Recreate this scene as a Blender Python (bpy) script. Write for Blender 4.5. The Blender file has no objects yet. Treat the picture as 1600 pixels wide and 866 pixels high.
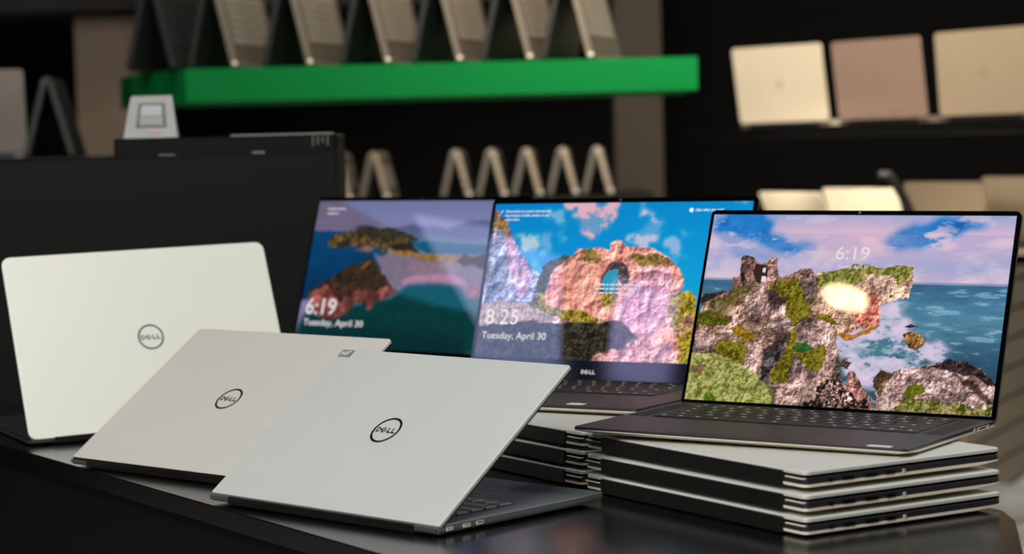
import bpy, bmesh, math, random
import numpy as np
from mathutils import Matrix, Vector
R = math.radians
S = bpy.context.scene
COL = S.collection
# ---------- camera ----------
cam = bpy.data.cameras.new('camera'); co = bpy.data.objects.new('camera', cam); COL.objects.link(co); S.camera = co
ph, ro = .05423, -.02519
u_ = Vector((0, math.sin(ph), math.cos(ph))); rt = Vector((1, 0, 0)); dn = -u_; fw = Vector((0, math.cos(ph), -math.sin(ph)))
rx = rt * math.cos(ro) - dn * math.sin(ro); dy = rt * math.sin(ro) + dn * math.cos(ro)
M = Matrix((rx, -dy, -fw)).transposed().to_4x4(); M.translation = (0, 0, .3374); co.matrix_world = M
cam.sensor_width = 36; cam.sensor_fit = 'HORIZONTAL'; cam.lens = 3360.2 * 36 / 1600
cam.shift_x = 16.9 / 1600; cam.shift_y = -10.5 / 1600; cam.clip_start = .05; cam.clip_end = 60
cam.dof.use_dof = True; cam.dof.focus_distance = 2.17; cam.dof.aperture_fstop = 5.6
S.view_settings.view_transform = 'Standard'; S.view_settings.look = 'None'; S.view_settings.exposure = 0; S.view_settings.gamma = 1
S.view_settings.use_curve_mapping = False
# ---------- world and lights ----------
w = bpy.data.worlds.new('world'); S.world = w; w.use_nodes = True
w.node_tree.nodes['Background'].inputs[0].default_value = (.9, .95, 1, 1); w.node_tree.nodes['Background'].inputs[1].default_value = .05
def area(name, loc, target, size, power, col=(1, 1, 1), size_y=None, spread=180):
    l = bpy.data.lights.new(name, 'AREA'); l.energy = power; l.color = col; l.size = size; l.spread = R(spread)
    if size_y: l.shape = 'RECTANGLE'; l.size_y = size_y
    o = bpy.data.objects.new(name, l); COL.objects.link(o); o.location = loc
    o.rotation_euler = (Vector(target) - Vector(loc)).to_track_quat('-Z', 'Y').to_euler(); return o
area('ceiling_panel_light', (-1.0, -.3, 2.1), (-.2, 2.2, 0), 1.3, 152, (1, .99, .96))
area('ceiling_panel_light_rear', (-.4, 1.6, 2.15), (-.2, 2.2, 0), .9, 16, (1, .98, .95))
area('shelf_spot_right', (.1, 3.9, 1.7), (1.0, 5.6, .45), .5, 19, (1, .88, .72), spread=90)
area('lower_row_fill', (.86, 5.14, .338), (1.22, 5.85, .06), .8, 1.9, (1, .88, .72), size_y=.03, spread=70)  # added fill for the dark lids of the lower row, no fixture there
area('deck_fill_light', (2.4, 3.0, 2.1), (.2, 2.1, 0), .9, 42, (1, .98, .95))  # unseen fill light, added to brighten the laptop decks and stack tops
area('shelf_spot_left', (-.5, 4.2, 1.9), (-.1, 6.6, .3), .7, 15, (1, .93, .82), spread=110)
area('far_aisle_light', (2.3, 5.4, 2.1), (2.0, 7.4, -.8), .8, 75, (1, .93, .84))
# ---------- helpers ----------
def mat(name, col, rough=.5, metal=0., spec=.5, coat=0., bump=None, mottle=None):
    m = bpy.data.materials.new(name); m.use_nodes = True; nt = m.node_tree; b = nt.nodes['Principled BSDF']
    c = tuple(pow(v / 255., 2.2) if max(col) > 1 else v for v in col) + (1,)
    b.inputs['Base Color'].default_value = c; b.inputs['Roughness'].default_value = rough; b.inputs['Metallic'].default_value = metal
    b.inputs['Specular IOR Level'].default_value = spec; b.inputs['Coat Weight'].default_value = coat
    tc = nt.nodes.new('ShaderNodeTexCoord'); n = nt.nodes.new('ShaderNodeTexNoise'); nt.links.new(tc.outputs['Object'], n.inputs['Vector'])
    sc_, amt = mottle or (14., .05)
    n.inputs['Scale'].default_value = sc_; n.inputs['Detail'].default_value = 5
    mx = nt.nodes.new('ShaderNodeMix'); mx.data_type = 'RGBA'
    mx.inputs[6].default_value = tuple(v * (1 - amt) for v in c[:3]) + (1,); mx.inputs[7].default_value = tuple(min(1, v * (1 + amt)) for v in c[:3]) + (1,)
    nt.links.new(n.outputs['Fac'], mx.inputs[0]); nt.links.new(mx.outputs[2], b.inputs['Base Color'])
    if bump:
        n2 = nt.nodes.new('ShaderNodeTexNoise'); n2.inputs['Scale'].default_value = bump[0]; nt.links.new(tc.outputs['Object'], n2.inputs['Vector'])
        bp = nt.nodes.new('ShaderNodeBump'); bp.inputs['Strength'].default_value = bump[1]; bp.inputs['Distance'].default_value = .001
        nt.links.new(n2.outputs['Fac'], bp.inputs['Height']); nt.links.new(bp.outputs['Normal'], b.inputs['Normal'])
    return m
def emat(name, col, s):
    m = bpy.data.materials.new(name); m.use_nodes = True; b = m.node_tree.nodes['Principled BSDF']
    b.inputs['Base Color'].default_value = (0, 0, 0, 1); b.inputs['Emission Color'].default_value = tuple(col) + (1,); b.inputs['Emission Strength'].default_value = s
    b.inputs['Roughness'].default_value = .3
    return m
SILVER = mat('brushed_aluminium', (210, 211, 204), .45, .2, .5, bump=(900, .05), mottle=(6, .03))
EDGE = mat('bright_aluminium_edge', (235, 224, 204), .35, .1)
DARKALU = mat('dark_aluminium', (88, 86, 82), .42, .5)
CARBON = mat('dark_carbon_deck', (44, 43, 45), .42, .0, .5, bump=(1500, .12))
DECKGREY = mat('grey_deck', (92, 97, 99), .5, .1, .5, bump=(1500, .1))
HINGE = mat('hinge_black', (24, 20, 19), .45)
KEYM = mat('key_black', (26, 26, 28), .5); KEYG = mat('key_grey', (128, 134, 136), .5)
LEGEND = mat('key_legend', (185, 185, 185), .6)
BEZEL = mat('black_glass', (7, 7, 8), .06, 0, .5)
SILVER_W = mat('frosted_white_lid', (226, 228, 216), .5, .1, .5, bump=(900, .05), mottle=(6, .03))
SILVER_R = mat('rose_silver_lid', (210, 206, 199), .45, .2, .5, bump=(900, .05), mottle=(6, .03))
SILVER_C = mat('cool_silver_lid', (197, 200, 196), .45, .2, .5, bump=(900, .05), mottle=(9, .05))
RUBBER = mat('rubber', (14, 14, 14), .8)
PORTD = mat('port_dark', (6, 6, 6), .4)
LOGOM = mat('logo_ink', (20, 16, 34), .35, .2)
LOGOA = mat('logo_grey', (112, 112, 122), .35, .3)
WHITEL = mat('white_print', (215, 215, 215), .5)
def setprops(o, label=None, cat=None, group=None, kind=None):
    if label: o['label'] = label
    if cat: o['category'] = cat
    if group: o['group'] = group
    if kind: o['kind'] = kind
    return o
def mesh(name, vs, fs, m, parent=None, smooth=False, mi=None):
    me = bpy.data.meshes.new(name); me.from_pydata([tuple(v) for v in vs], [], fs)
    for q in (m if isinstance(m, (list, tuple)) else [m]): me.materials.append(q)
    if mi: me.polygons.foreach_set('material_index', mi)
    if smooth: me.polygons.foreach_set('use_smooth', [True] * len(me.polygons))
    bm = bmesh.new(); bm.from_mesh(me); bmesh.ops.recalc_face_normals(bm, faces=bm.faces); bm.to_mesh(me); bm.free()
    o = bpy.data.objects.new(name, me); COL.objects.link(o)
    if parent: o.parent = parent
    return o
class MB:
    def __init__(s): s.v = []; s.f = []; s.m = []
    def add(s, vs, fs, mi=0, T=None):
        k = len(s.v); s.v += [T(v) if T else Vector(v) for v in vs]; s.f += [tuple(i + k for i in f) for f in fs]; s.m += [mi] * len(fs); return s
    def box(s, x0, x1, y0, y1, z0, z1, mi=0, T=None):
        vs = [(x, y, z) for z in (z0, z1) for y in (y0, y1) for x in (x0, x1)]
        return s.add(vs, [(0, 1, 3, 2), (4, 6, 7, 5), (0, 4, 5, 1), (1, 5, 7, 3), (3, 7, 6, 2), (2, 6, 4, 0)], mi, T)
    def bevbox(s, x0, x1, y0, y1, z0, z1, b, mi=0, T=None):      # box with chamfered top edge and rounded plan corners
        rings = []
        for z, i in ((z0, 0), (z1 - b, 0), (z1, b)):
            rings.append([(x, y, z) for x, y in rrect(x0 + i, x1 - i, y0 + i, y1 - i, max(b, .0004), 2)])
        return s.loft(rings, mi, T)
    def loft(s, rings, mi=0, T=None, cap=True):
        n = len(rings[0]); vs = [p for r in rings for p in r]; fs = []
        for k in range(len(rings) - 1):
            for i in range(n):
                j = (i + 1) % n; fs.append((k * n + i, k * n + j, (k + 1) * n + j, (k + 1) * n + i))
        if cap: fs.append(tuple(range(n))[::-1]); fs.append(tuple((len(rings) - 1) * n + i for i in range(n)))
        return s.add(vs, fs, mi, T)
    def tube(s, pts, r, n=8, mi=0):
        pts = [Vector(p) for p in pts]; rings = []
        for i, p in enumerate(pts):
            d = (pts[min(i + 1, len(pts) - 1)] - pts[max(i - 1, 0)]).normalized(); a = d.orthogonal().normalized() if i == 0 else (a - a.dot(d) * d).normalized(); b = d.cross(a)
            rr_ = r[i] if isinstance(r, (list, tuple)) else r
            rings.append([p + (a * math.cos(t) + b * math.sin(t)) * rr_ for t in [2 * math.pi * k / n for k in range(n)]])
        return s.loft(rings, mi)
    def cyl(s, c, r, z0, z1, n=24, mi=0, T=None, r2=None):
        return s.loft([[(c[0] + q * math.cos(2 * math.pi * k / n), c[1] + q * math.sin(2 * math.pi * k / n), z) for k in range(n)] for z, q in ((z0, r), (z1, r2 or r))], mi, T)
    def build(s, name, m, parent=None, smooth=False): return mesh(name, s.v, s.f, m, parent, smooth, s.m)
def rrect(x0, x1, y0, y1, r, n=5):
    out = []
    for cx, cy, a0 in ((x1 - r, y1 - r, 0), (x0 + r, y1 - r, 90), (x0 + r, y0 + r, 180), (x1 - r, y0 + r, 270)):
        for k in range(n + 1):
            a = R(a0 + 90 * k / n); out.append((cx + r * math.cos(a), cy + r * math.sin(a)))
    return out
def stroke(p, q, w):
    p, q = Vector(p), Vector(q); d = (q - p).normalized() * w / 2; n = Vector((-d.y, d.x)); return [p - n, q - n, q + n, p + n]
def word_polys():      # the four letters of the maker's mark, the second letter turned, unit cap height, centred
    P = []; w = .25
    P += [stroke((-1.95, -.5), (-1.95, .5), w)]
    arc = [(-1.95 + .62 * math.cos(R(a)) + .08, .41 * math.sin(R(a))) for a in range(-90, 91, 15)]
    arc = [(-1.9, -.41)] + arc + [(-1.9, .41)]
    for a, b in zip(arc, arc[1:]): P.append(stroke(a, b, w * .95))
    ca, sa = math.cos(R(33)), math.sin(R(33)); rot = lambda x, y: (-.52 + x * ca - y * sa, x * sa + y * ca)
    for a, b in (((-.36, .38), (.44, .38)), ((-.36, 0), (.44, 0)), ((-.36, -.38), (.44, -.38)), ((-.36, -.45), (-.36, .45))): P.append(stroke(rot(*a), rot(*b), w * .85))
    for x in (.42, 1.35): P += [stroke((x, .5), (x, -.5), w), stroke((x - .1, -.4), (x + .68, -.4), w)]
    return P
WORD = word_polys()
def emblem(mb, T, r, ring=True, s=None):           # T maps (a right, b up, h out) to place
    s = s or r * .375
    for i, p in enumerate(WORD):
        n = len(p); h = .00012 + .00001 * (i % 5)
        mb.add([T(Vector((q[0] * s + (.02 * s), q[1] * s * 1.02, h))) for q in p], [tuple(range(n))])
    if ring:
        N = 48
        vs = [T(Vector((q * math.cos(2 * math.pi * k / N), q * math.sin(2 * math.pi * k / N), .00015))) for k in range(N) for q in (r * 1.02, r * .87)]
        mb.add(vs, [(2 * k, 2 * ((k + 1) % N), 2 * ((k + 1) % N) + 1, 2 * k + 1) for k in range(N)])
def text_mesh(name, s, box, T, m, parent, shear=0, bold=0, align_h=True):
    # real characters as thin glyph outlines fitted into box (a0, a1, b0, b1) of a flat frame T(a, b, h)
    cu = bpy.data.curves.new(name, 'FONT'); cu.body = s; cu.size = 1; cu.offset = bold; cu.shear = shear; cu.resolution_u = 3
    t = bpy.data.objects.new(name, cu); COL.objects.link(t)
    dg = bpy.context.evaluated_depsgraph_get(); me = bpy.data.meshes.new_from_object(t.evaluated_get(dg)); bpy.data.objects.remove(t)
    vs = [v.co.copy() for v in me.vertices]; x0 = min(v.x for v in vs); x1 = max(v.x for v in vs); y0 = min(v.y for v in vs); y1 = max(v.y for v in vs)
    a0, a1, b0, b1 = box
    for v in me.vertices:
        p = v.co; v.co = T(Vector((a0 + (p.x - x0) / (x1 - x0) * (a1 - a0), b0 + (p.y - y0) / (y1 - y0) * (b1 - b0), .0003)))
    me.materials.clear(); me.materials.append(m)
    o = bpy.data.objects.new(name, me); COL.objects.link(o); o.parent = parent; return o
# ---------- pictures shown on the three lit displays, painted procedurally as colour values on a fine grid ----------
def lattice(nx, ny, seed):
    return np.random.RandomState(seed).rand(ny + 2, nx + 2)
def vnoise(x, y, f, seed):
    x = x * f + 57.3; y = y * f + 31.7
    L = lattice(256, 256, seed)
    xi = np.floor(x).astype(int); yi = np.floor(y).astype(int)
    fx = x - xi; fy = y - yi; fx = fx * fx * (3 - 2 * fx); fy = fy * fy * (3 - 2 * fy)
    xi %= 256; yi %= 256
    return (L[yi, xi] * (1 - fx) + L[yi, xi + 1] * fx) * (1 - fy) + (L[yi + 1, xi] * (1 - fx) + L[yi + 1, xi + 1] * fx) * fy
def fbm(x, y, f, seed, o=5, g=.55):
    s = 0; a = 1; t = 0
    for i in range(o):
        s = s + a * vnoise(x, y, f * 2 ** i, seed + i); t += a; a *= g
    return s / t
def ridged(x, y, f, seed, o=4):
    s = 0; a = 1; t = 0
    for i in range(o):
        s = s + a * (1 - np.abs(2 * vnoise(x, y, f * 2 ** i, seed + i) - 1)); t += a; a *= .55
    return s / t
def sm(a, b, x):
    t = np.clip((x - a) / (b - a), 0, 1); return t * t * (3 - 2 * t)
def inpoly(px, py, poly):
    r = np.zeros(px.shape, bool); n = len(poly); j = n - 1
    for i in range(n):
        xi, yi = poly[i]; xj, yj = poly[j]
        if yi != yj:
            c = ((yi > py) != (yj > py)) & (px < (xj - xi) * (py - yi) / (yj - yi) + xi)
            r ^= c
        j = i
    return r
def blur(m, r):
    for k in range(2):
        for ax in (0, 1):
            c = np.cumsum(np.pad(m, [(r + 1, r) if a == ax else (0, 0) for a in (0, 1)], mode='edge'), axis=ax)
            n = m.shape[ax]
            m = (np.take(c, range(2 * r + 1, 2 * r + 1 + n), ax) - np.take(c, range(0, n), ax)) / (2 * r + 1)
    return m
def sc(r, g, b):
    return np.array([r, g, b]) / 255.
class Canvas:
    def __init__(s, w, h, asp, seed):
        s.w, s.h, s.asp, s.seed = w, h, asp, seed
        v, u = np.mgrid[0:h, 0:w]; s.u = u / (w - 1.); s.v = v / (h - 1.)
        s.x = s.u * asp; s.y = s.v
        s.img = np.zeros((h, w, 3))
        s.n1 = fbm(s.x, s.y, 14, seed, 5) - .5; s.n2 = fbm(s.x, s.y, 14, seed + 9, 5) - .5
        s.fine = fbm(s.x, s.y, 70, seed + 20, 3, .8); s.mid = fbm(s.x, s.y, 24, seed + 30, 4, .65)
        s.crk = ridged(s.x + .05 * s.n1, s.y + .05 * s.n2, 16, seed + 40, 4)
        q = ridged(s.x + .08 * s.n1, s.y + .08 * s.n2, 11, seed + 70, 6) + .25 * s.fine; k = max(1, int(w / 280))
        s.rel = np.clip((q - np.roll(np.roll(q, k, 0), k, 1)) * 12, -1.2, 1); s.rel = s.rel - .5 * sm(.72, .9, ridged(s.x + .06 * s.n2, s.y, 26, seed + 90, 3))
        q2 = ridged(s.x + .1 * s.n2, s.y + .1 * s.n1, 5.5, seed + 95, 2); s.relb = np.clip((q2 - np.roll(np.roll(q2, 3 * k, 0), 3 * k, 1)) * 5, -1, 1)
        s.big = sm(.34, .66, fbm(s.x, s.y, 8, seed + 80, 3, .6)); s.fine = .5 + (s.fine - .5) * 1.5
        s.str = fbm(s.x, s.y * 5, 9, seed + 50, 5, .6); s.vert = fbm(s.x * 5, s.y * .7, 9, seed + 60, 5, .65)
    def mask(s, poly, warp=.03, soft=0):
        m = inpoly(s.u + warp * s.n1 * 2 / s.asp * 1.2, s.v + warp * s.n2 * 2, poly).astype(float)
        return blur(m, soft) if soft else m
    def put(s, m, col):
        s.img = s.img * (1 - m[..., None]) + col * m[..., None]
    def ramp(s, t, cols):
        t = np.clip(t, 0, .9999) * (len(cols) - 1); i = t.astype(int); f = (t - i)[..., None]
        C = np.array(cols); return C[i] * (1 - f) + C[i + 1] * f
    def rock(s, poly, cols, warp=.03, soft=0, crack=.8, dark=(45, 35, 35), vert=0, gain=1.15, relief=.24):
        t = (s.fine * .5 + s.mid * .5) * (1 - vert) + s.vert * vert
        c = s.ramp(.5 + (t - .5) * gain * 1.6, [sc(*q) for q in cols])
        k = sm(.74, .92, s.crk * .75 + s.fine * .27) * crack
        c = c * (1 - k[..., None]) + sc(*dark) * k[..., None]
        c = c * (.78 + .44 * s.big[..., None])
        c = c * (1 + relief * s.rel[..., None]) * (1 + .30 * s.relb[..., None])
        s.put(s.mask(poly, warp, soft), c)
    def grass(s, poly, cols, warp=.03, soft=0, a=1.):
        c = s.ramp(.5 + (s.fine * .6 + s.mid * .4 - .5) * 2.6, [sc(*q) for q in cols])
        c = c * (1 + .10 * s.rel[..., None])
        s.put(s.mask(poly, warp, soft) * a, c)
    def flat(s, poly, col, warp=.02, soft=0, a=1.):
        s.put(s.mask(poly, warp, soft) * a, sc(*col) * (.92 + .16 * s.mid[..., None]))

def picture_castle(w, h):
    c = Canvas(w, h, 1.651, 3)
    sky = c.ramp(c.v / .36, [sc(150, 160, 205), sc(205, 178, 205), sc(198, 178, 208), sc(170, 170, 208), sc(214, 186, 205)])
    c.img = sky
    cl = fbm(c.x, c.y * 2.6, 6, 77, 6, .6)
    for p, a in (([(0,0.049),(0.076,0.005),(0.215,0.009),(0.204,0.098),(0.296,0.142),(0.367,0.185),(0.293,0.21),(0.192,0.175),(0.108,0.124),(0.016,0.103)], .95),
                 ([(0.578,0.149),(0.688,0.065),(0.799,0.004),(0.917,0.045),(0.859,0.083),(0.767,0.143),(0.68,0.178)], .95), ([(0.038,0.118),(0.165,0.191),(0.295,0.233),(0.201,0.259),(0.036,0.195)], .3)):
        m = blur(c.mask(p, .05), 7); c.put(np.clip(m * sm(.30, .56, 1 - cl + .04) * 1.25, 0, 1) * a, c.ramp(c.mid, [sc(10, 90, 175), sc(45, 140, 215)]))
    c.flat([(0.714,0.05),(0.889,0.024),(0.816,0.096)], (15, 85, 165), .04, 5, .7)
    c.put(sm(.52, .7, cl) * .4 * (c.v < .36), sc(232, 205, 215)); c.put(sm(.56, .4, cl) * .3 * (c.v > .1) * (c.v < .36), sc(140, 148, 195))
    sea = c.ramp((c.v - .355) / .42, [sc(58, 96, 128), sc(72, 122, 150), sc(78, 126, 150), sc(56, 98, 122), sc(46, 78, 102)])
    sea = sea * (.8 + .4 * c.str[..., None]) 
    c.put((c.v > .356).astype(float), sea)
    c.put(((c.v > .345) & (c.v < .358)).astype(float) * .5, sc(60, 110, 165))
    c.put(sm(.60, .72, c.str) * (c.v > .37) * .55, sc(150, 185, 205))
    fp = [(0.599,0.479),(0.703,0.429),(0.665,0.511),(0.706,0.566),(0.77,0.648),(0.869,0.725),(0.776,0.768),(0.627,0.888),(0.555,0.894),(0.499,0.784),(0.476,0.64),(0.573,0.589)]
    fm = blur(c.mask(fp, .07), 6); fs = fbm(c.x, c.y * 1.8, 12, 91, 5, .65)
    c.put(np.clip(fm * (1.25 - 1.1 * sm(.52, .72, fs)), 0, 1), c.ramp(fs * 1.1, [sc(240, 222, 235), sc(205, 190, 215), sc(120, 160, 175)]))
    c.flat([(0.499,0.689),(0.589,0.668),(0.736,0.707),(0.596,0.747),(0.54,0.73)], (70, 130, 140), .08, 4, .55)
    c.flat([(0.858,0.705),(0.996,0.715),(1.003,0.826),(0.907,0.778)], (45, 80, 105), .04, 4, .5)
    pink = [(95, 65, 60), (175, 125, 110), (215, 165, 150), (235, 195, 180)]
    c.rock([(0.37,0.313),(0.452,0.287),(0.534,0.272),(0.57,0.26),(0.616,0.273),(0.643,0.262),(0.697,0.262),(0.707,0.298),(0.701,0.364),(0.703,0.429),(0.624,0.455),(0.599,0.486),(0.62,0.56),(0.58,0.574),(0.512,0.63),(0.475,0.625),(0.449,0.553),(0.391,0.527),(0.362,0.425)], [(110, 80, 60), (185, 140, 115), (220, 175, 150), (235, 200, 180)], .02, vert=.3)
    c.rock([(0.516,0.476),(0.598,0.369),(0.604,0.486),(0.62,0.557),(0.573,0.597),(0.524,0.563)], [(120, 50, 40), (215, 120, 100), (240, 160, 135)], .03, 2)
    c.grass([(0.385,0.319),(0.452,0.287),(0.57,0.26),(0.607,0.273),(0.642,0.256),(0.697,0.27),(0.692,0.309),(0.671,0.329),(0.661,0.381),(0.638,0.309),(0.593,0.314),(0.559,0.349),(0.488,0.371),(0.404,0.378)], [(70, 75, 25), (120, 125, 45), (160, 155, 80)], .03)
    c.rock([(0.556,0.312),(0.638,0.312),(0.651,0.41),(0.604,0.442),(0.561,0.371)], [(130, 95, 80), (205, 165, 145), (235, 205, 190)], .03, 1)
    c.grass([(0.47,0.625),(0.539,0.621),(0.582,0.589),(0.62,0.56),(0.613,0.587),(0.532,0.65)], [(150, 90, 30), (200, 140, 70)], .02)
    c.rock([(0.011,0.519),(-0.01,0.467),(0.012,0.431),(0.051,0.422),(0.074,0.412),(0.082,0.439),(0.066,0.471)], [(25, 25, 25), (60, 55, 55)], .03)
    c.rock([(-0.011,0.612),(0.007,0.481),(0.081,0.424),(0.116,0.384),(0.212,0.365),(0.277,0.339),(0.339,0.291),(0.367,0.287),(0.397,0.326),(0.399,0.423),(0.412,0.452),(0.378,0.498),(0.447,0.531),(0.485,0.639),(0.496,0.755),(0.516,0.869),(0.554,0.88),(0.613,0.932),(0.656,1.006),(-0.001,1.023)], [(52, 38, 32), (105, 82, 68), (145, 115, 100), (185, 155, 145)], .02, crack=1., )
    mo = sm(.5, .6, fbm(c.x, c.y, 7, 211, 5, .6)); c.put(mo * .55 * c.mask([(-0.011,0.612),(0.007,0.481),(0.081,0.424),(0.116,0.384),(0.212,0.365),(0.277,0.339),(0.339,0.291),(0.397,0.326),(0.399,0.423),(0.412,0.452),(0.378,0.498),(0.447,0.531),(0.485,0.639),(0.516,0.869),(0.613,0.932),(0.656,1.006),(-0.001,1.023)], .02), c.ramp(c.fine, [sc(50, 48, 15), sc(105, 98, 35)]))
    for p in ([(0.163,0.458),(0.209,0.387),(0.241,0.461),(0.234,0.537),(0.183,0.555)], [(0.247,0.521),(0.29,0.474),(0.325,0.576),(0.294,0.652),(0.255,0.595)], [(-0.002,0.627),(0.082,0.667),(0.074,0.735),(0.011,0.748)], [(0.034,0.541),(0.086,0.469),(0.144,0.557),(0.11,0.605),(0.059,0.593)], [(0.171,0.721),(0.243,0.671),(0.273,0.772),(0.266,0.891),(0.179,0.839)], [(0.332,0.367),(0.389,0.312),(0.395,0.423),(0.363,0.44)], [(0.34,0.59),(0.411,0.544),(0.461,0.582),(0.493,0.697),(0.491,0.799),(0.454,0.889),(0.401,0.923),(0.333,0.9),(0.35,0.781),(0.333,0.664)]):
        c.rock(p, [(100, 75, 70), (165, 132, 124), (205, 175, 168)], .03, 1, crack=.8)
    c.rock([(0.214,0.387),(0.286,0.429),(0.29,0.474),(0.255,0.505),(0.231,0.462)], [(60, 40, 45), (110, 80, 80)], .03, 2)
    c.rock([(0.24,0.73),(0.304,0.659),(0.303,0.74),(0.284,0.831),(0.283,0.919),(0.254,0.892)], [(25, 22, 28), (70, 60, 65), (110, 100, 100)], .03)
    ol = [(70, 62, 12), (110, 100, 22), (140, 130, 45)]
    c.grass([(0.222,0.372),(0.315,0.34),(0.377,0.484),(0.376,0.521),(0.341,0.597),(0.306,0.532),(0.287,0.444)], ol, .03)
    c.grass([(-0.006,0.543),(0.051,0.52),(0.119,0.551),(0.103,0.59),(0.031,0.607),(-0.006,0.589)], [(60, 65, 15), (110, 105, 25)], .02)
    c.grass([(0.115,0.604),(0.168,0.598),(0.225,0.664),(0.187,0.685),(0.133,0.641)], [(120, 85, 15), (160, 130, 35)], .02)
    c.grass([(0.068,0.721),(0.117,0.675),(0.179,0.69),(0.186,0.794),(0.1,0.786)], ol, .03)
    c.grass([(0.337,0.605),(0.348,0.589),(0.354,0.707),(0.343,0.811),(0.333,0.892),(0.293,0.874),(0.282,0.816),(0.317,0.739)], ol, .02)
    c.grass([(0.347,0.681),(0.399,0.707),(0.447,0.671),(0.466,0.728),(0.438,0.821),(0.399,0.806),(0.361,0.751)], ol, .02)
    c.grass([(0.349,0.678),(0.386,0.672),(0.408,0.703),(0.391,0.722),(0.354,0.714)], [(40, 90, 45), (60, 105, 50)], .01)
    c.grass([(0.082,0.439),(0.175,0.381),(0.135,0.467),(0.103,0.544),(0.054,0.547)], [(80, 70, 30), (130, 110, 60)], .03, 1, .7)
    c.grass([(0.391,0.527),(0.447,0.531),(0.48,0.581),(0.432,0.569)], ol, .02)
    c.rock([(0.105,0.392),(0.1,0.344),(0.123,0.33),(0.117,0.231),(0.126,0.219),(0.143,0.223),(0.166,0.237),(0.173,0.255),(0.211,0.26),(0.218,0.231),(0.245,0.231),(0.254,0.302),(0.268,0.347),(0.261,0.373),(0.184,0.376)], [(60, 40, 35), (115, 85, 78), (150, 120, 112)], .008)
    c.flat([(0.173,0.267),(0.212,0.269),(0.222,0.326),(0.203,0.373),(0.183,0.366),(0.168,0.313)], (55, 38, 36), .01)
    c.flat([(0.201,0.33),(0.215,0.33),(0.218,0.363),(0.202,0.364)], (225, 215, 225), .004); c.flat([(0.202,0.286),(0.211,0.284),(0.211,0.312),(0.202,0.309)], (225, 215, 225), .004)
    c.flat([(0.126,0.315),(0.138,0.315),(0.145,0.357),(0.131,0.364)], (40, 28, 28), .005)
    c.rock([(0.272,0.342),(0.33,0.292),(0.344,0.288),(0.348,0.306),(0.297,0.35)], [(90, 65, 60), (150, 120, 110)], .01)
    c.rock([(0.352,0.306),(0.357,0.285),(0.369,0.284),(0.372,0.308)], [(110, 80, 75), (160, 125, 115)], .006)
    c.grass([(-0.016,0.75),(0.077,0.758),(0.158,0.781),(0.222,0.836),(0.282,0.912),(0.313,1.026),(-0.003,1.023)], [(96, 104, 48), (136, 142, 70), (162, 160, 92), (184, 178, 112)], .02, 1)
    c.grass([(-0.002,0.854),(0.024,0.822),(0.058,0.812),(0.056,0.842),(0.029,0.867)], [(110, 85, 60), (140, 110, 80)], .01, 1)
    c.grass([(0.06,0.984),(0.072,0.945),(0.101,0.98),(0.104,1.007),(0.064,1.007)], [(60, 90, 20), (110, 130, 30)], .02)
    c.rock([(0.521,1.012),(0.523,0.94),(0.543,0.816),(0.558,0.822),(0.579,0.878),(0.612,0.918),(0.631,0.93),(0.629,1.001)], [(80, 50, 48), (165, 115, 105), (200, 150, 138)], .02)
    c.rock([(0.373,1.02),(0.403,0.937),(0.455,0.903),(0.486,0.843),(0.518,0.883),(0.561,0.951),(0.632,0.944),(0.619,0.999)], [(15, 12, 15), (60, 45, 42), (190, 150, 140)], .05, gain=2.2)
    c.rock([(0.313,0.887),(0.39,0.902),(0.445,0.89),(0.433,0.963),(0.382,1.012),(0.306,1.005)], [(85, 65, 60), (150, 120, 110), (185, 155, 145)], .03)
    c.rock([(0.62,1.005),(0.646,0.943),(0.62,0.86),(0.642,0.801),(0.69,0.796),(0.76,0.777),(0.826,0.736),(0.914,0.75),(0.96,0.788),(1.005,0.853),(1.011,1.004)], [(85, 60, 58), (150, 118, 112), (185, 155, 150), (210, 185, 180)], .02)
    c.rock([(0.781,0.768),(0.819,0.758),(0.851,0.727),(0.913,0.747),(0.969,0.801),(1.007,0.853),(0.973,0.849),(0.918,0.805),(0.865,0.789)], [(25, 18, 22), (70, 50, 50), (110, 80, 75)], .02)
    c.rock([(0.866,0.796),(0.921,0.833),(0.997,0.937),(0.981,0.945),(0.906,0.862)], [(50, 35, 38), (90, 65, 60)], .02, 1)
    c.rock([(0.62,0.86),(0.642,0.801),(0.683,0.811),(0.663,0.884),(0.649,0.928)], [(60, 45, 35), (110, 90, 65)], .02)
    c.grass([(0.647,1.011),(0.756,0.939),(0.879,0.946),(1.005,0.957),(1.011,1.007)], [(60, 65, 20), (115, 115, 45), (170, 150, 110)], .04)
    c.grass([(0.736,0.864),(0.773,0.85),(0.792,0.894),(0.756,0.932),(0.715,0.922)], [(75, 85, 10), (115, 120, 35)], .02)
    c.rock([(0.695,0.617),(0.726,0.597),(0.769,0.634),(0.753,0.685),(0.724,0.673)], [(70, 40, 20), (160, 110, 55), (205, 160, 95)], .02)
    c.flat([(0.697,0.574),(0.714,0.563),(0.744,0.572),(0.716,0.58)], (60, 40, 45), .01)
    c.rock([(0.5,0.798),(0.506,0.754),(0.543,0.765),(0.538,0.809)], [(60, 45, 50), (150, 110, 90)], .03)
    pk = np.exp(-((c.u - .52) / .17) ** 2 - ((c.v - .12) / .16) ** 2); c.put(pk * .35, sc(228, 180, 195))
    return c.img

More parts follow.
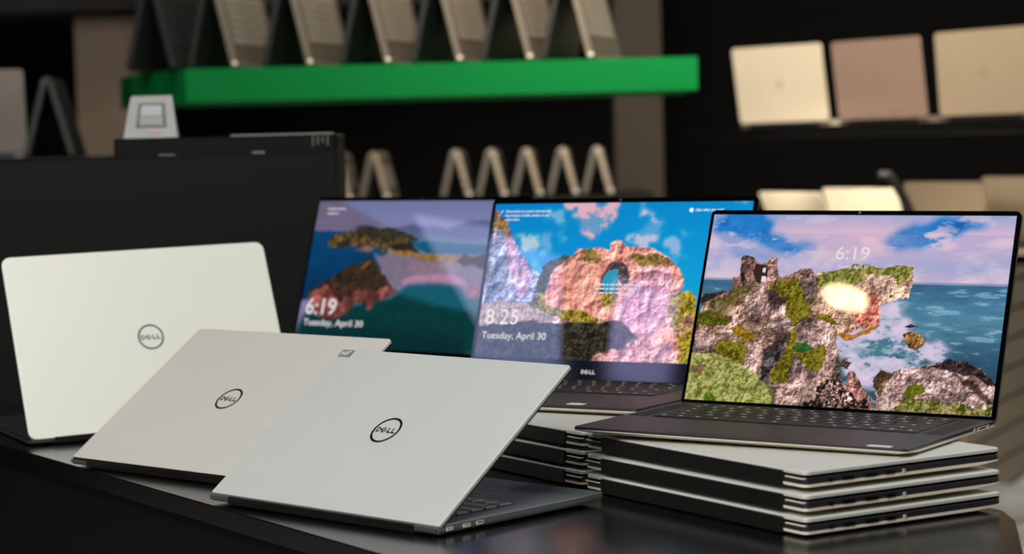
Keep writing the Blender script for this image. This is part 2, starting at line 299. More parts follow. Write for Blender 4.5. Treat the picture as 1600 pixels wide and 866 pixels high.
def picture_arch_rock(w, h):
    c = Canvas(w, h, 1.829, 13); c.big = .62 + .25 * (c.big - .5)
    c.img = c.ramp(c.v * .8 + .25 * c.u, [sc(0, 125, 195), sc(0, 140, 205), sc(10, 160, 212), sc(60, 185, 222)])
    cl = fbm(c.x, c.y, 9, 55, 6, .62)
    for p, col, a in (([(0.299,-0.013),(0.499,-0.009),(0.496,0.093),(0.453,0.225),(0.413,0.26),(0.36,0.145)], (222, 172, 188), 1), ([(0.234,0.072),(0.286,0.055),(0.303,0.171),(0.269,0.224),(0.235,0.143)], (150, 190, 215), .7),
                      ([(0.086,0.193),(0.151,0.2),(0.206,0.259),(0.142,0.293)], (190, 205, 215), .9), ([(0.199,0.183),(0.241,0.215),(0.244,0.322),(0.205,0.313)], (120, 170, 220), .8),
                      ([(0.584,0.007),(0.618,0.034),(0.681,0.113),(0.675,0.174),(0.642,0.217),(0.626,0.282),(0.575,0.265),(0.576,0.173),(0.605,0.147)], (190, 190, 215), .95),
                      ([(0.673,0.286),(0.754,0.265),(0.759,0.405),(0.713,0.346)], (150, 180, 220), .9), ([(0.756,0.205),(0.784,0.169),(0.783,0.248)], (120, 175, 220), .7), ([(0.891,-0),(1.006,0.002),(1.006,0.049),(0.934,0.04)], (150, 185, 215), .7), ([(0.146,0.34),(0.225,0.357),(0.228,0.396),(0.184,0.393)], (110, 190, 225), .8)):
        m = blur(c.mask(p, .12), 5); c.put(np.clip(m * (.45 + 1.3 * sm(.35, .6, cl)), 0, 1) * a, sc(*col))
    c.rock([(-0.05,0.684),(0.195,0.659),(0.486,0.651),(0.78,0.693),(0.804,1.027),(-0.026,1.075)], [(100, 85, 80), (170, 135, 130), (200, 160, 155)], .02)
    c.rock([(-0.016,0.014),(-0.004,0.019),(0.046,0.096),(0.085,0.214),(0.126,0.304),(0.174,0.411),(0.234,0.464),(0.233,0.587),(0.208,0.658),(0.203,0.747),(-0.033,0.808),(-0.021,0.629),(-0.02,0.25)], [(70, 85, 110), (112, 122, 155), (150, 152, 180), (185, 178, 195)], .02, crack=.4, dark=(60, 75, 100))
    c.rock([(-0.016,0.014),(-0.004,0.019),(0.046,0.096),(0.089,0.229),(0.06,0.196),(-0.018,0.141)], [(70, 60, 40), (130, 105, 75), (160, 120, 95)], .02)
    c.rock([(0.059,0.178),(0.107,0.277),(0.168,0.464),(0.18,0.606),(0.133,0.581),(0.094,0.394),(0.051,0.286)], [(140, 125, 165), (195, 150, 180), (220, 180, 200)], .05, 2, crack=.5, dark=(90, 95, 150))
    c.grass([(-0.039,0.395),(0.002,0.377),(0.014,0.503),(-0.03,0.593)], [(60, 60, 50), (120, 115, 90)], .04, 2, .8)
    c.grass([(0.215,0.57),(0.217,0.464),(0.229,0.402),(0.3,0.336),(0.346,0.339),(0.289,0.463),(0.258,0.622)], [(25, 35, 30), (60, 70, 50), (95, 90, 70)], .02)
    sal = [(150, 75, 68), (226, 138, 120), (245, 165, 148), (250, 195, 180)]
    c.rock([(0.345,0.325),(0.361,0.291),(0.405,0.3),(0.436,0.286),(0.485,0.3),(0.482,0.254),(0.507,0.239),(0.529,0.244),(0.547,0.277),(0.595,0.282),(0.647,0.289),(0.713,0.346),(0.748,0.405),(0.779,0.473),(0.78,0.537),(0.761,0.575),(0.758,0.677),(0.788,0.811),(0.803,1.014),(0.452,1.017),(0.466,0.927),(0.545,0.855),(0.578,0.751),(0.516,0.753),(0.427,0.704),(0.34,0.69),(0.252,0.675),(0.251,0.569),(0.275,0.428),(0.309,0.378)], sal, .012, vert=.55, crack=.75, dark=(90, 50, 60))
    c.rock([(0.555,0.58),(0.615,0.407),(0.719,0.423),(0.771,0.575),(0.75,0.711),(0.689,0.848),(0.586,0.853),(0.537,0.752)], [(150, 95, 110), (215, 150, 170), (235, 180, 195)], .05, 8, vert=.4, crack=.6, dark=(100, 70, 95))
    tuf = [(60, 55, 20), (120, 110, 45), (170, 140, 80)]
    c.grass([(0.366,0.342),(0.416,0.303),(0.467,0.342),(0.445,0.394),(0.368,0.374)], tuf, .05, 0, .8); c.grass([(0.545,0.341),(0.597,0.317),(0.691,0.323),(0.729,0.385),(0.655,0.389),(0.592,0.39)], tuf, .04, 0, .9)
    c.rock([(0.46,0.513),(0.466,0.457),(0.495,0.387),(0.541,0.38),(0.573,0.442),(0.573,0.514),(0.551,0.532),(0.532,0.485),(0.539,0.58),(0.476,0.59)], [(35, 30, 38), (85, 70, 78), (110, 90, 90)], .012)
    c.put(c.mask([(0.474,0.469),(0.496,0.434),(0.524,0.425),(0.529,0.52),(0.524,0.567),(0.485,0.573),(0.468,0.521)], .01), sc(50, 150, 185))
    c.flat([(0.486,0.578),(0.538,0.573),(0.54,0.587),(0.487,0.592)], (50, 35, 40), .005)
    veg = [(45, 40, 12), (115, 100, 25), (165, 145, 50), (190, 165, 80)]
    c.grass([(0.187,0.65),(0.243,0.578),(0.263,0.657),(0.34,0.69),(0.415,0.687),(0.475,0.741),(0.465,0.776),(0.389,0.766),(0.3,0.735),(0.246,0.736),(0.198,0.69)], veg, .02)
    c.grass([(0.477,0.59),(0.536,0.589),(0.53,0.667),(0.488,0.664)], veg, .03)
    c.grass([(0.743,0.576),(0.805,0.562),(0.84,0.615),(0.843,1.012),(0.798,1.011),(0.786,0.844),(0.735,0.711)], [(80, 70, 20), (160, 140, 40), (200, 170, 70)], .03)
    c.rock([(0.781,0.71),(0.831,0.708),(0.826,0.843),(0.778,0.811)], [(120, 90, 60), (215, 165, 130)], .06, 0, crack=.4)
    c.grass([(-0.028,0.674),(0.082,0.635),(0.195,0.659),(0.289,0.726),(0.316,0.795),(-0.022,0.808)], [(130, 110, 105), (180, 152, 145), (205, 180, 175)], .02, 1)
    c.grass([(-0.034,0.799),(0.084,0.786),(0.182,0.765),(0.303,0.769),(0.453,0.764),(0.516,0.753),(0.568,0.751),(0.626,0.826),(0.657,0.901),(0.591,0.921),(0.55,0.923),(0.473,1.021),(-0.02,1.021)], [(18, 18, 14), (50, 46, 36), (78, 72, 60)], .02, 1)
    c.rock([(0.447,1.022),(0.469,0.969),(0.55,0.923),(0.63,0.885),(0.689,0.848),(0.795,0.911),(0.803,1.014)], [(150, 90, 90), (220, 150, 150), (240, 185, 180)], .05, 2, crack=.6)
    c.rock([(0.294,0.726),(0.31,0.722),(0.335,0.768),(0.292,0.77)], [(190, 130, 130), (225, 165, 165)], .02)
    return c.img

def picture_bay(w, h):
    c = Canvas(w, h, 1.77, 23)
    c.img = c.ramp(c.v / .3 + .2 * c.u, [sc(128, 135, 185), sc(140, 145, 195), sc(150, 145, 190)])
    c.flat([(-0.025,-0.015),(0.088,-0.014),(0.361,0.176),(0.197,0.204),(-0.003,0.216)], (125, 108, 135), .01, 3, .75)
    c.flat([(0.363,0.189),(0.494,0.161),(0.648,0.187),(0.734,0.137),(1.122,0.141),(1.125,0.244),(0.713,0.266),(0.505,0.252)], (98, 108, 158), .01, 1)
    c.flat([(0.366,0.217),(0.558,0.221),(0.711,0.249),(1.125,0.244),(1.132,0.306),(0.473,0.304)], (105, 130, 165), .02, 3, .8)
    c.flat([(0.176,0.191),(0.232,0.167),(0.292,0.169),(0.309,0.19)], (75, 75, 115), .01)
    c.put((c.v > .2) * c.mask([(-0.035,0.211),(0.207,0.204),(0.349,0.237),(0.414,0.44),(0.324,0.497),(-0.066,0.732),(-0.138,0.215)], .01), c.ramp((c.v - .2) / .4, [sc(20, 80, 135), sc(5, 72, 120), sc(5, 60, 100)]) * (.9 + .2 * c.str[..., None]))
    oc = [(35, 38, 38), (60, 52, 42), (125, 98, 55), (150, 118, 60)]
    c.grass([(0.078,0.324),(0.079,0.257),(0.109,0.219),(0.197,0.204),(0.263,0.176),(0.381,0.18),(0.463,0.222),(0.524,0.252),(0.491,0.29),(0.535,0.343),(0.437,0.318),(0.363,0.346),(0.3,0.306),(0.212,0.315),(0.133,0.323)], oc, .02)
    c.grass([(0.198,0.209),(0.264,0.18),(0.381,0.182),(0.464,0.225),(0.505,0.252),(0.431,0.27),(0.293,0.254)], [(38, 42, 42), (60, 56, 45), (95, 80, 50)], .02)
    c.grass([(0.215,0.342),(0.278,0.293),(0.315,0.347),(0.286,0.355)], [(150, 95, 90), (175, 120, 110)], .03)
    c.flat([(0.478,0.276),(0.564,0.273),(0.715,0.289),(1.109,0.296),(1.108,0.329),(0.715,0.359),(0.575,0.358),(0.523,0.323)], (20, 105, 140), .01)
    c.grass([(0.371,0.407),(0.384,0.359),(0.446,0.318),(0.517,0.35),(0.632,0.361),(0.725,0.366),(1.108,0.325),(1.112,0.437),(0.742,0.434),(0.639,0.421),(0.522,0.386),(0.444,0.374)], [(130, 95, 55), (175, 130, 70), (195, 150, 90)], .02)
    c.grass([(0.382,0.305),(0.433,0.284),(0.524,0.33),(0.546,0.356),(0.478,0.337),(0.42,0.338)], [(32, 32, 32), (70, 55, 40)], .02)
    c.grass([(0.715,0.399),(0.743,0.365),(1.107,0.338),(1.108,0.445),(0.751,0.434)], [(50, 40, 40), (85, 62, 50)], .03)
    c.flat([(0.316,0.354),(0.444,0.374),(0.522,0.39),(0.752,0.438),(1.109,0.447),(1.125,0.676),(0.794,0.64),(0.636,0.554),(0.507,0.572),(0.433,0.588),(0.382,0.495)], (142, 128, 152), .03, 2)
    c.grass([(0.486,0.405),(0.733,0.438),(0.74,0.497),(0.535,0.49)], [(150, 130, 150), (185, 150, 160)], .04, 3, .8)
    c.flat([(0.464,0.533),(0.536,0.497),(0.665,0.486),(0.762,0.52),(0.788,0.588),(1.163,0.624),(1.13,0.638),(0.748,0.563),(0.599,0.555),(0.499,0.579)], (205, 150, 182), .02, 1)
    c.grass([(0.777,0.575),(1.11,0.537),(1.117,0.639),(0.803,0.639)], [(150, 100, 120), (200, 140, 160)], .04)
    c.flat([(0.506,0.565),(0.655,0.55),(0.749,0.569),(0.794,0.64),(1.44,0.637),(1.449,0.957),(0.507,1.024),(0.441,0.655)], (28, 105, 125), .01, 3)
    c.flat([(0.441,0.655),(0.477,0.633),(0.654,0.699),(1.437,0.835),(1.449,0.957),(-0.02,1.062),(0.023,0.783)], (2, 66, 66), .01, 4)
    c.flat([(0.331,0.849),(0.798,0.9),(0.83,1.014),(-0.018,1.075),(-0.008,0.923)], (2, 50, 55), .02, 12, .8)
    c.grass([(0.031,0.728),(0.026,0.652),(0.039,0.603),(0.141,0.53),(0.191,0.46),(0.293,0.409),(0.335,0.429),(0.395,0.522),(0.439,0.601),(0.47,0.616),(0.395,0.67),(0.334,0.72),(0.271,0.689),(0.225,0.787),(0.169,0.817),(0.074,0.781)], [(30, 24, 22), (75, 52, 42), (110, 70, 55)], .02)
    c.rock([(0.031,0.728),(0.026,0.652),(0.05,0.609),(0.108,0.586),(0.179,0.666),(0.254,0.636),(0.338,0.605),(0.444,0.601),(0.465,0.616),(0.395,0.67),(0.334,0.72),(0.271,0.689),(0.225,0.787),(0.169,0.817),(0.074,0.781)], [(75, 42, 42), (150, 82, 75), (180, 110, 100)], .05, 1)
    c.grass([(0.193,0.474),(0.293,0.405),(0.373,0.495),(0.402,0.576),(0.299,0.607),(0.208,0.583),(0.153,0.544)], [(35, 28, 24), (85, 62, 40), (60, 50, 40)], .05, 1)
    c.grass([(0.255,0.458),(0.295,0.419),(0.319,0.422),(0.28,0.457)], [(150, 100, 60), (175, 120, 75)], .02)
    c.img = blur3(c.img)
    return c.img
def blur3(a):
    return np.stack([blur(a[..., k], 1) for k in range(3)], -1)

def display_mat(name, strength):
    m = bpy.data.materials.new(name); m.use_nodes = True; nt = m.node_tree; b = nt.nodes['Principled BSDF']
    a = nt.nodes.new('ShaderNodeVertexColor'); a.layer_name = 'picture'
    b.inputs['Base Color'].default_value = (.004, .004, .004, 1); b.inputs['Roughness'].default_value = .0
    nt.links.new(a.outputs['Color'], b.inputs['Emission Color']); b.inputs['Emission Strength'].default_value = strength
    return m
def display_mesh(name, img, x0, x1, r0, r1, L, m, parent):
    h, w = img.shape[:2]
    xs = np.linspace(x0, x1, w); rs = np.linspace(r1, r0, h)
    O = L(0, 0, -.0003); A = L(1, 0, -.0003) - O; B = L(0, 1, -.0003) - O
    X, Rr = np.meshgrid(xs, rs); P = np.array(O)[None, None] + X[..., None] * np.array(A) + Rr[..., None] * np.array(B)
    me = bpy.data.meshes.new(name); nv = w * h; nf = (w - 1) * (h - 1)
    me.vertices.add(nv); me.vertices.foreach_set('co', P.reshape(-1).astype(np.float32))
    i = np.arange(nv).reshape(h, w); q = np.stack([i[1:, :-1], i[1:, 1:], i[:-1, 1:], i[:-1, :-1]], -1).reshape(-1)
    me.loops.add(nf * 4); me.loops.foreach_set('vertex_index', q.astype(np.int32))
    me.polygons.add(nf); me.polygons.foreach_set('loop_start', (np.arange(nf) * 4).astype(np.int32)); me.update(calc_edges=True)
    at = me.color_attributes.new('picture', 'FLOAT_COLOR', 'POINT'); lin = np.power(np.clip(img, 0, 1), 2.2)
    at.data.foreach_set('color', np.concatenate([lin, np.ones((h, w, 1))], -1).reshape(-1).astype(np.float32))
    me.materials.append(m); o = bpy.data.objects.new(name, me); COL.objects.link(o); o.parent = parent; return o
KEYCACHE = {}
def key_obj(w, d, cx, cy, z, km, parent, leg=True):
    k = (round(w, 4), round(d, 4), km.name)
    if k not in KEYCACHE:
        b = MB(); b.bevbox(-w / 2, w / 2, -d / 2, d / 2, 0, .0011, .0006)
        if leg: b.box(-.0022, .0022, -.0012, .0014, .0011, .00115, 1)
        t = b.build('key', [km, LEGEND], parent); KEYCACHE[k] = t.data; t.location = (cx, cy, z); return t
    t = bpy.data.objects.new('key', KEYCACHE[k]); COL.objects.link(t); t.parent = parent; t.location = (cx, cy, z); return t
def keyboard(root, TB, kw, y0, km, deck, pitch_y=.0185, leg=True):
    kb = MB().box(-kw / 2 - .002, kw / 2 + .002, y0 - pitch_y * 5.5 - .002, y0 + .002, TB - .0002, TB + .0002).build('keyboard', PORTD, root)
    u = kw / 15.
    rows = [([1.07] * 14, .55), ([1] * 13 + [2], 1), ([1.5] + [1] * 12 + [1.5], 1), ([1.75] + [1] * 11 + [2.25], 1), ([2.25] + [1] * 10 + [2.75], 1), ([1, 1, 1, 1.2, 5.6, 1.2, 1, 1, 1, 1], 1)]
    y = y0
    for ws, hh in rows:
        x = -kw / 2; d = pitch_y * hh; s = kw / sum(ws)
        for wv in ws:
            key_obj(wv * s - .0022, d - .0022, x + wv * s / 2, y - d / 2, TB + .0002, km, kb, leg); x += wv * s
        y -= d
    return kb
def laptop(label, group, loc, yaw, th, W, D, TB=.0102, TP=.0053, tilt=(0, 0), side=CARBON, deck=CARBON, keys=None, logo=LOGOM, pic=None, mg=(.0045, .0055, .007),
           shell=SILVER, rc=.006, ports=(), logo_r=.0165, TL=.0055, name='laptop', ln='lid', edge=EDGE, sticker=None, touch=True, frame=BEZEL, legends=True, bottom=None):
    root = bpy.data.objects.new(name, None); COL.objects.link(root); root.location = loc; root.rotation_mode = 'YXZ'
    root.rotation_euler = (tilt[1], tilt[0], yaw); root.empty_display_size = .05
    setprops(root, label, 'laptop', group)
    closed = th == 0
    zb = lambda y: .0030 + .0028 * max(0, min(1, (-y - (D - .03)) / .03)); zt = lambda y: .0052 + .0012 * max(0, min(1, (-y - (D - .03)) / .03))
    O = rrect(-W / 2, W / 2, -D, 0, rc, 6)
    # insert extra points along the sides so the front can taper
    def dens(o):
        out = []
        for i, p in enumerate(o):
            q = o[(i + 1) % len(o)]; out.append(p)
            if math.dist(p, q) > .1:
                n = 24 if abs(p[0] - q[0]) < 1e-5 else 4
                for k in range(1, n): out.append((p[0] + (q[0] - p[0]) * k / n, p[1] + (q[1] - p[1]) * k / n))
        return out
    O = dens(O)
    def ins(k): return [(x * (1 - 2 * k / W), -D / 2 + (y + D / 2) * (1 - 2 * k / D)) for x, y in O]
    b = MB(); b.loft([[(x, y, .0012) for x, y in ins(.014)], [(x, y, zb(y) - .0006) for x, y in ins(.0015)], [(x, y, zb(y)) for x, y in O], [(x, y, zt(y)) for x, y in O]])
    b.build('bottom_shell', bottom or edge, root)
    b = MB(); b.loft([[(x, y, zt(y)) for x, y in ins(.0003)], [(x, y, TB - .0006) for x, y in ins(.0003)], [(x, y, TB) for x, y in ins(.0009)]])
    b.build('base', [side if closed else side], root)
    if deck is not side and not closed:
        MB().loft([[(x, y, TB) for x, y in ins(.0010)], [(x, y, TB + .00012) for x, y in ins(.0012)]]).build('palm_rest', deck, root)
    for yy in (-.02, -D + .03): MB().bevbox(-W / 2 + .03, W / 2 - .03, yy - .004, yy + .004, 0, .0014, .0004).build('rubber_foot', RUBBER, root)
    # hinge bar between the two end caps
    hz = TB + TL - .0016 if closed else TB - .0014
    MB().bevbox(-W / 2 + .03, W / 2 - .03, -.004, .0016, .0014, hz, .0006).build('hinge_cover', HINGE, root)
    if not closed:
        for s in (-1, 1): MB().bevbox(s * (W / 2 - .015) - .0135, s * (W / 2 - .015) + .0135, -.003, .0012, .0042, TB - .0022, .0004).build('hinge_cap', DARKALU, root)
    else:
        for s in (-1, 1):
            MB().bevbox(s * (W / 2 - .014) - .0125, s * (W / 2 - .014) + .0125, -.003, .0009, TB - .0012, TB - .0004, .0003).build('hinge_cap', edge, root)
    tp = TB + .0002 if closed else TP
    L = lambda x, r, o: Vector((x, (-.0005 if closed else -.004) - math.cos(th) * r + math.sin(th) * o, tp + math.sin(th) * r + math.cos(th) * o))
    LD = D - (.0005 if closed else .004)
    T = lambda p: L(p[0], p[1], p[2])
    rl = rc
    f = .0022
    b = MB(); b.loft([[(x, y, o) for x, y in rrect(-W / 2 + i, W / 2 - i, .0 + i, LD - i, rl, 6)] for o, i in ((f, 0), (TL - .0009, 0), (TL - .0003, .0003), (TL, .0009))], 0, T)
    lid = b.build(ln, shell, root)
    MB().loft([[(x, y, o) for x, y in rrect(-W / 2 + i, W / 2 - i, i, LD - i, rl, 6)] for o, i in ((0, .0008), (.0006, .0002), (f, .0002))], 0, T).build('screen_frame', frame, lid)
    if logo:
        cx_, cr_ = 0, LD * .5
        e = MB(); emblem(e, lambda p: L(-p.x, cr_ + p.y, TL + p.z), logo_r); e.build('emblem', logo, lid)
    for (sx, y, wd, kind) in ports:
        px = sx * W / 2; e = MB(); z = TB * .62 if not closed else .0074
        if kind == 'rim':
            e.box(px - .001, px + sx * .0004, y - wd / 2, y + wd / 2, z - .0016, z + .0014, 0); e.box(px - .001, px + sx * .0005, y - wd / 2 + .0007, y + wd / 2 - .0007, z - .0004, z + .0009, 1)
        else:
            e.box(px - .001, px + sx * .0003, y - wd / 2, y + wd / 2, z - .0014, z + .0014, 1)
        e.build('port', [EDGE, PORTD], root)
    if keys:
        kw, km, y0 = keys; keyboard(root, TB + (.00012 if deck is not side else 0), kw, y0, km, deck, leg=legends)
        tw = .15 if W > .32 else .12
        if touch: MB().bevbox(-tw / 2, tw / 2, -D + .008, -D + .094, TB - .0002, TB + .0003, .0002).build('touchpad', DECKGREY if deck is DECKGREY else CARBON, root)
    if sticker: MB().bevbox(sticker[0], sticker[1], sticker[2], sticker[3], TB + .0001, TB + .0004, .0001).build('sticker', WHITEL, root)
    if pic is not None:
        img, dm = pic; s_, t_, b_ = mg
        d = display_mesh('display', img, -W / 2 + s_, W / 2 - s_, b_, LD - t_, L, dm, lid)
        MB().box(-.0015, .0015, LD - t_ * .7, LD - t_ * .3, -.0004, .0001, 0, T).build('webcam', DARKALU, lid)
        root['_w'] = 0; del root['_w']
        uvT = lambda p: L(-W / 2 + s_ + p.x * (W - 2 * s_), b_ + (1 - p.y) * (LD - t_ - b_), -.0003 - p.z)
        return root, lid, uvT, L
    return root, lid, None, L

# ---------- the room ----------
BLACKW = mat('black_wall', (3, 3, 3), .9, 0, .2); FLOORM = mat('speckled_grey_floor', (215, 208, 200), .6, mottle=(160, .25))
def struct(name, mb, m): return setprops(mb.build(name, m), kind='structure')
struct('floor', MB().box(-5.5, 5, -3, 9, -1.0, -.9), FLOORM)
CEIL = mat('ceiling_dark', (60, 58, 55), .9)
struct('ceiling', MB().box(-5.5, 5, -3, 9, 2.24, 2.34), CEIL)
struct('wall_back', MB().box(-5.5, 5, 9, 9.1, -.9, 2.24), BLACKW)
struct('wall_left', MB().box(-5.6, -5.5, -3, 9, -.9, 2.24), mat('wall_grey', (70, 68, 66), .9))
struct('wall_right', MB().box(5, 5.1, -3, 9, -.9, 2.24), BLACKW)
struct('wall_front', MB().box(-5.5, 5, -3.1, -3, -.9, 2.24), mat('wall_behind', (120, 112, 104), .9))
# posts and the beam between them
POST = mat('taupe_post', (112, 98, 82), .8)
struct('trim_1', MB().box(-1.46, -1.24, 7.5, 7.72, -.9, .85), POST)
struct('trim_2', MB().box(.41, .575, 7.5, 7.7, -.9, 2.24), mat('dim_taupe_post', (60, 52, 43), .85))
struct('trim_3', MB().box(-1.235, -.97, 7.45, 7.6, .655, .722), POST)
struct('trim_4', MB().box(-2.6, .38, 7.35, 7.8, .86, 1.2), mat('soffit_dark', (26, 23, 21), .8))

# ---------- display table ----------
TOPM = mat('black_satin_top', (13, 13, 14), .19, 0, 1.0, mottle=(5, .25)); CABM = mat('black_cabinet', (4, 4, 4), .6, 0, .25)
tb = setprops(bpy.data.objects.new('display_table', None), 'black glossy display table with angled front edge carrying all the near laptops', 'table'); COL.objects.link(tb); tb.location = (0, 2.3, -.9)
def tpoly(o=0):
    pts = [(-.855, 3.06), (-.613, 2.595), (-.109, 1.813), (.17, 1.38), (.33, 1.34), (.405, 1.66), (.452, 1.90)]
    for a in range(0, 91, 15):          # rounded far right corner
        pts.append((.425 + .028 * math.cos(R(a)), 1.945 + .028 * math.sin(R(a))))
    pts += [(.255, 2.30), (.10, 2.60), (-.135, 3.06)]
    return pts
def shrink(pts, k):
    cx = sum(p[0] for p in pts) / len(pts); cy = sum(p[1] for p in pts) / len(pts)
    return [(p[0] + (cx - p[0]) * k, p[1] + (cy - p[1]) * k) for p in pts]
P0 = tpoly(); off = lambda z: z + .9
MB().loft([[(x, y - 2.3, off(-.019)) for x, y in P0], [(x, y - 2.3, off(-.001)) for x, y in P0], [(x, y - 2.3, off(0)) for x, y in shrink(P0, .003)]]).build('table_top', TOPM, tb)
MB().loft([[(x, y - 2.3, off(z)) for x, y in shrink(P0, .04)] for z in (-.9, -.019)]).build('cabinet', CABM, tb)
e0 = Vector((-.805, 2.98)); e1 = Vector((.17, 1.38)); ed = (e1 - e0).normalized(); en = Vector((ed.y, -ed.x)); en = en if en.x < 0 else -en
def edgebox(t0, t1, d0, d1, z0, z1):
    c = [e0 + ed * t0 + en * d1, e0 + ed * t1 + en * d1, e0 + ed * t1 + en * d0, e0 + ed * t0 + en * d0]
    return MB().loft([[(p.x, p.y - 2.3, off(z)) for p in c] for z in (z0, z1)])
DRW = mat('drawer_edge', (30, 28, 24), .4)
for t0, t1 in ((.02, .86), (.875, 1.42), (1.435, 1.85)): edgebox(t0, t1, -.06, -.004, -.30, -.040).build('drawer', DRW if False else CABM, tb); 
for t0, t1 in ((.60, .86), (.875, 1.42)): edgebox(t0, t1, -.02, -.0030, -.0400, -.0385).build('drawer_highlight', mat('lip_highlight', (95, 82, 60), .4, .5), tb)  # pale strip painted for the light caught on the drawers' top edge

# ---------- black cabinet behind ----------
BL2 = mat('black_partition', (7, 7, 7), .6, 0, .2, mottle=(3, .2))
cb = setprops(bpy.data.objects.new('display_cabinet', None), 'tall plain black cabinet standing behind the leftmost white laptop', 'cabinet'); COL.objects.link(cb); cb.location = (-.8, 3.5, -.9)
MB().bevbox(-.8, .5595, -.3, -.12, 0, .9 + .346, .002).build('body', BL2, cb)
SCR = mat('scuffed_edge', (120, 118, 110), .5)
random.seed(4)
for k in range(12):
    x = -.55 + random.random() * .6; MB().box(x, x + .006 + random.random() * .03, -.3006, -.2995, 1.2452, 1.2462).build('scuff_mark', SCR, cb)
tr = setprops(bpy.data.objects.new('black_tray', None), 'low black riser with scuffed pale edge lying on top of the black cabinet', 'riser'); COL.objects.link(tr); tr.location = (-.3975, 3.30, .346); tr.scale = (1.03, 1, 1.03)
MB().bevbox(-.17, .152, -.09, .09, 0, .027, .003).build('riser_body', mat('smoked_acrylic', (26, 26, 25), .2, 0, .5), tr)
WE = mat('worn_edge', (130, 132, 124), .4)
MB().box(.0, .148, -.0905, -.086, .0262, .0284).build('worn_edge', WE, tr)
for k in range(4): x = .118 + .007 * k; MB().box(x, x + .0012, -.0908, -.0895, .010 + .002 * (k % 3), .024).build('scratch', WE, tr)
for k in (1, 4): x = -.15 + .045 * k; MB().box(x, x + .006 + .02 * random.random(), -.0906, -.0895, .001, .0022 + .002 * random.random()).build('scratch', WE, tr)

# small white display stand on the riser
WHT = mat('white_plastic', (160, 158, 155), .45)
ws = setprops(bpy.data.objects.new('price_display', None), 'small white tabletop display stand with a grey screen on the black riser', 'display'); COL.objects.link(ws); ws.location = (-.531, 3.315, .3741); ws.scale = (1.03, 1.03, 1.03)
def wl(x, t, o): return Vector((x * (1 - .28 * t), -.02 + .022 * t - o * .95, .064 * t + .3 * o))     # tilted front face frame
b = MB(); b.loft([[(-.040, -.02, 0), (.040, -.02, 0), (.036, .03, 0), (-.036, .03, 0)], [(-.031, .002, .062), (.031, .002, .062), (.028, .016, .062), (-.028, .016, .062)], [(-.029, .004, .064), (.029, .004, .064), (.027, .014, .064), (-.027, .014, .064)]]).build('body', WHT, ws)
TW = lambda p: wl(p[0], p[1], p[2])
MB().box(-.024, .026, .25, .82, 0, .0012, 0, TW).build('screen_surround', mat('surround', (95, 96, 92), .5), ws)
MB().box(-.018, .020, .52, .76, .0012, .002, 0, TW).build('screen', mat('screen_pale', (170, 171, 175), .4), ws)
MB().box(-.018, .020, .30, .50, .0012, .002, 0, TW).build('keypad', mat('keypad', (150, 152, 148), .5), ws)
MB().box(-.002, .014, .12, .18, .0, .0014, 0, TW).build('label_strip', mat('strip', (200, 150, 145), .5), ws)

# ---------- laptops on the table ----------
G1 = 'silver laptops seen from behind'
laptop('bright white-silver laptop seen from behind at far left, lid nearly upright', G1, (-.4182, 2.6468, .003), 3.60011, 1.15396, .3422, .2414, tilt=(.0189, .002), logo=LOGOA, shell=SILVER_W, rc=.011, logo_r=.0165, edge=DARKALU, keys=(.28, KEYM, -.02))
laptop('silver laptop seen from behind, half-closed lid, standing between the two other silver ones', G1, (-.3685, 2.2875, 0), 2.40444, .59731, .3210, .2356, side=HINGE, shell=SILVER_R, edge=DARKALU, rc=.005, logo_r=.0168, keys=(.27, KEYM, -.02), bottom=HINGE)
laptop('half-closed silver laptop with a tiny corner tag on its lid, nearest the camera', G1, (-.17766, 1.9972, 0), 2.37314, .61544, .3216, .2243, side=DECKGREY, deck=DECKGREY, shell=SILVER_C, edge=DARKALU, rc=.004, logo_r=.0172, tilt=(-.0037, -.0053),
       ports=((-1, -.0145, .008, 'rim'), (-1, -.036, .0095, 'rim'), (-1, -.053, .0095, 'rim')), keys=(.27, KEYG, -.022), bottom=DARKALU, legends=False)
cl = bpy.data.objects['laptop.002']; lidc = [c for c in cl.children if c.name.startswith('lid')][0]
Lc = lambda x, r, o: Vector((x, -.004 - math.cos(.61544) * r + math.sin(.61544) * o, .0053 + math.sin(.61544) * r + math.cos(.61544) * o))
MB().loft([[(x, y, o) for x, y in rrect(.1385, .1570, .2072, .2182, .0012, 3)] for o in (.0054, .0058)], 0, lambda p: Lc(*p)).build('corner_tag', mat('tag_grey', (120, 120, 122), .5), lidc)
b = MB(); g = lambda x, y: (.1545 - x * .012, .2098 + y * .006)
for p, q in (((.05, 0), (.05, 1)), ((.05, .5), (.4, .5)), ((.4, 0), (.4, 1)), ((.62, 0), (.62, 1)), ((.62, 1), (1, 1)), ((.62, .55), (.9, .55))):
    s_ = stroke(g(*p), g(*q), .0013); b.add([(v.x, v.y, .00585) for v in s_], [(0, 1, 2, 3)], 0, lambda p: Lc(*p))
b.build('tag_letters', WHITEL, lidc)

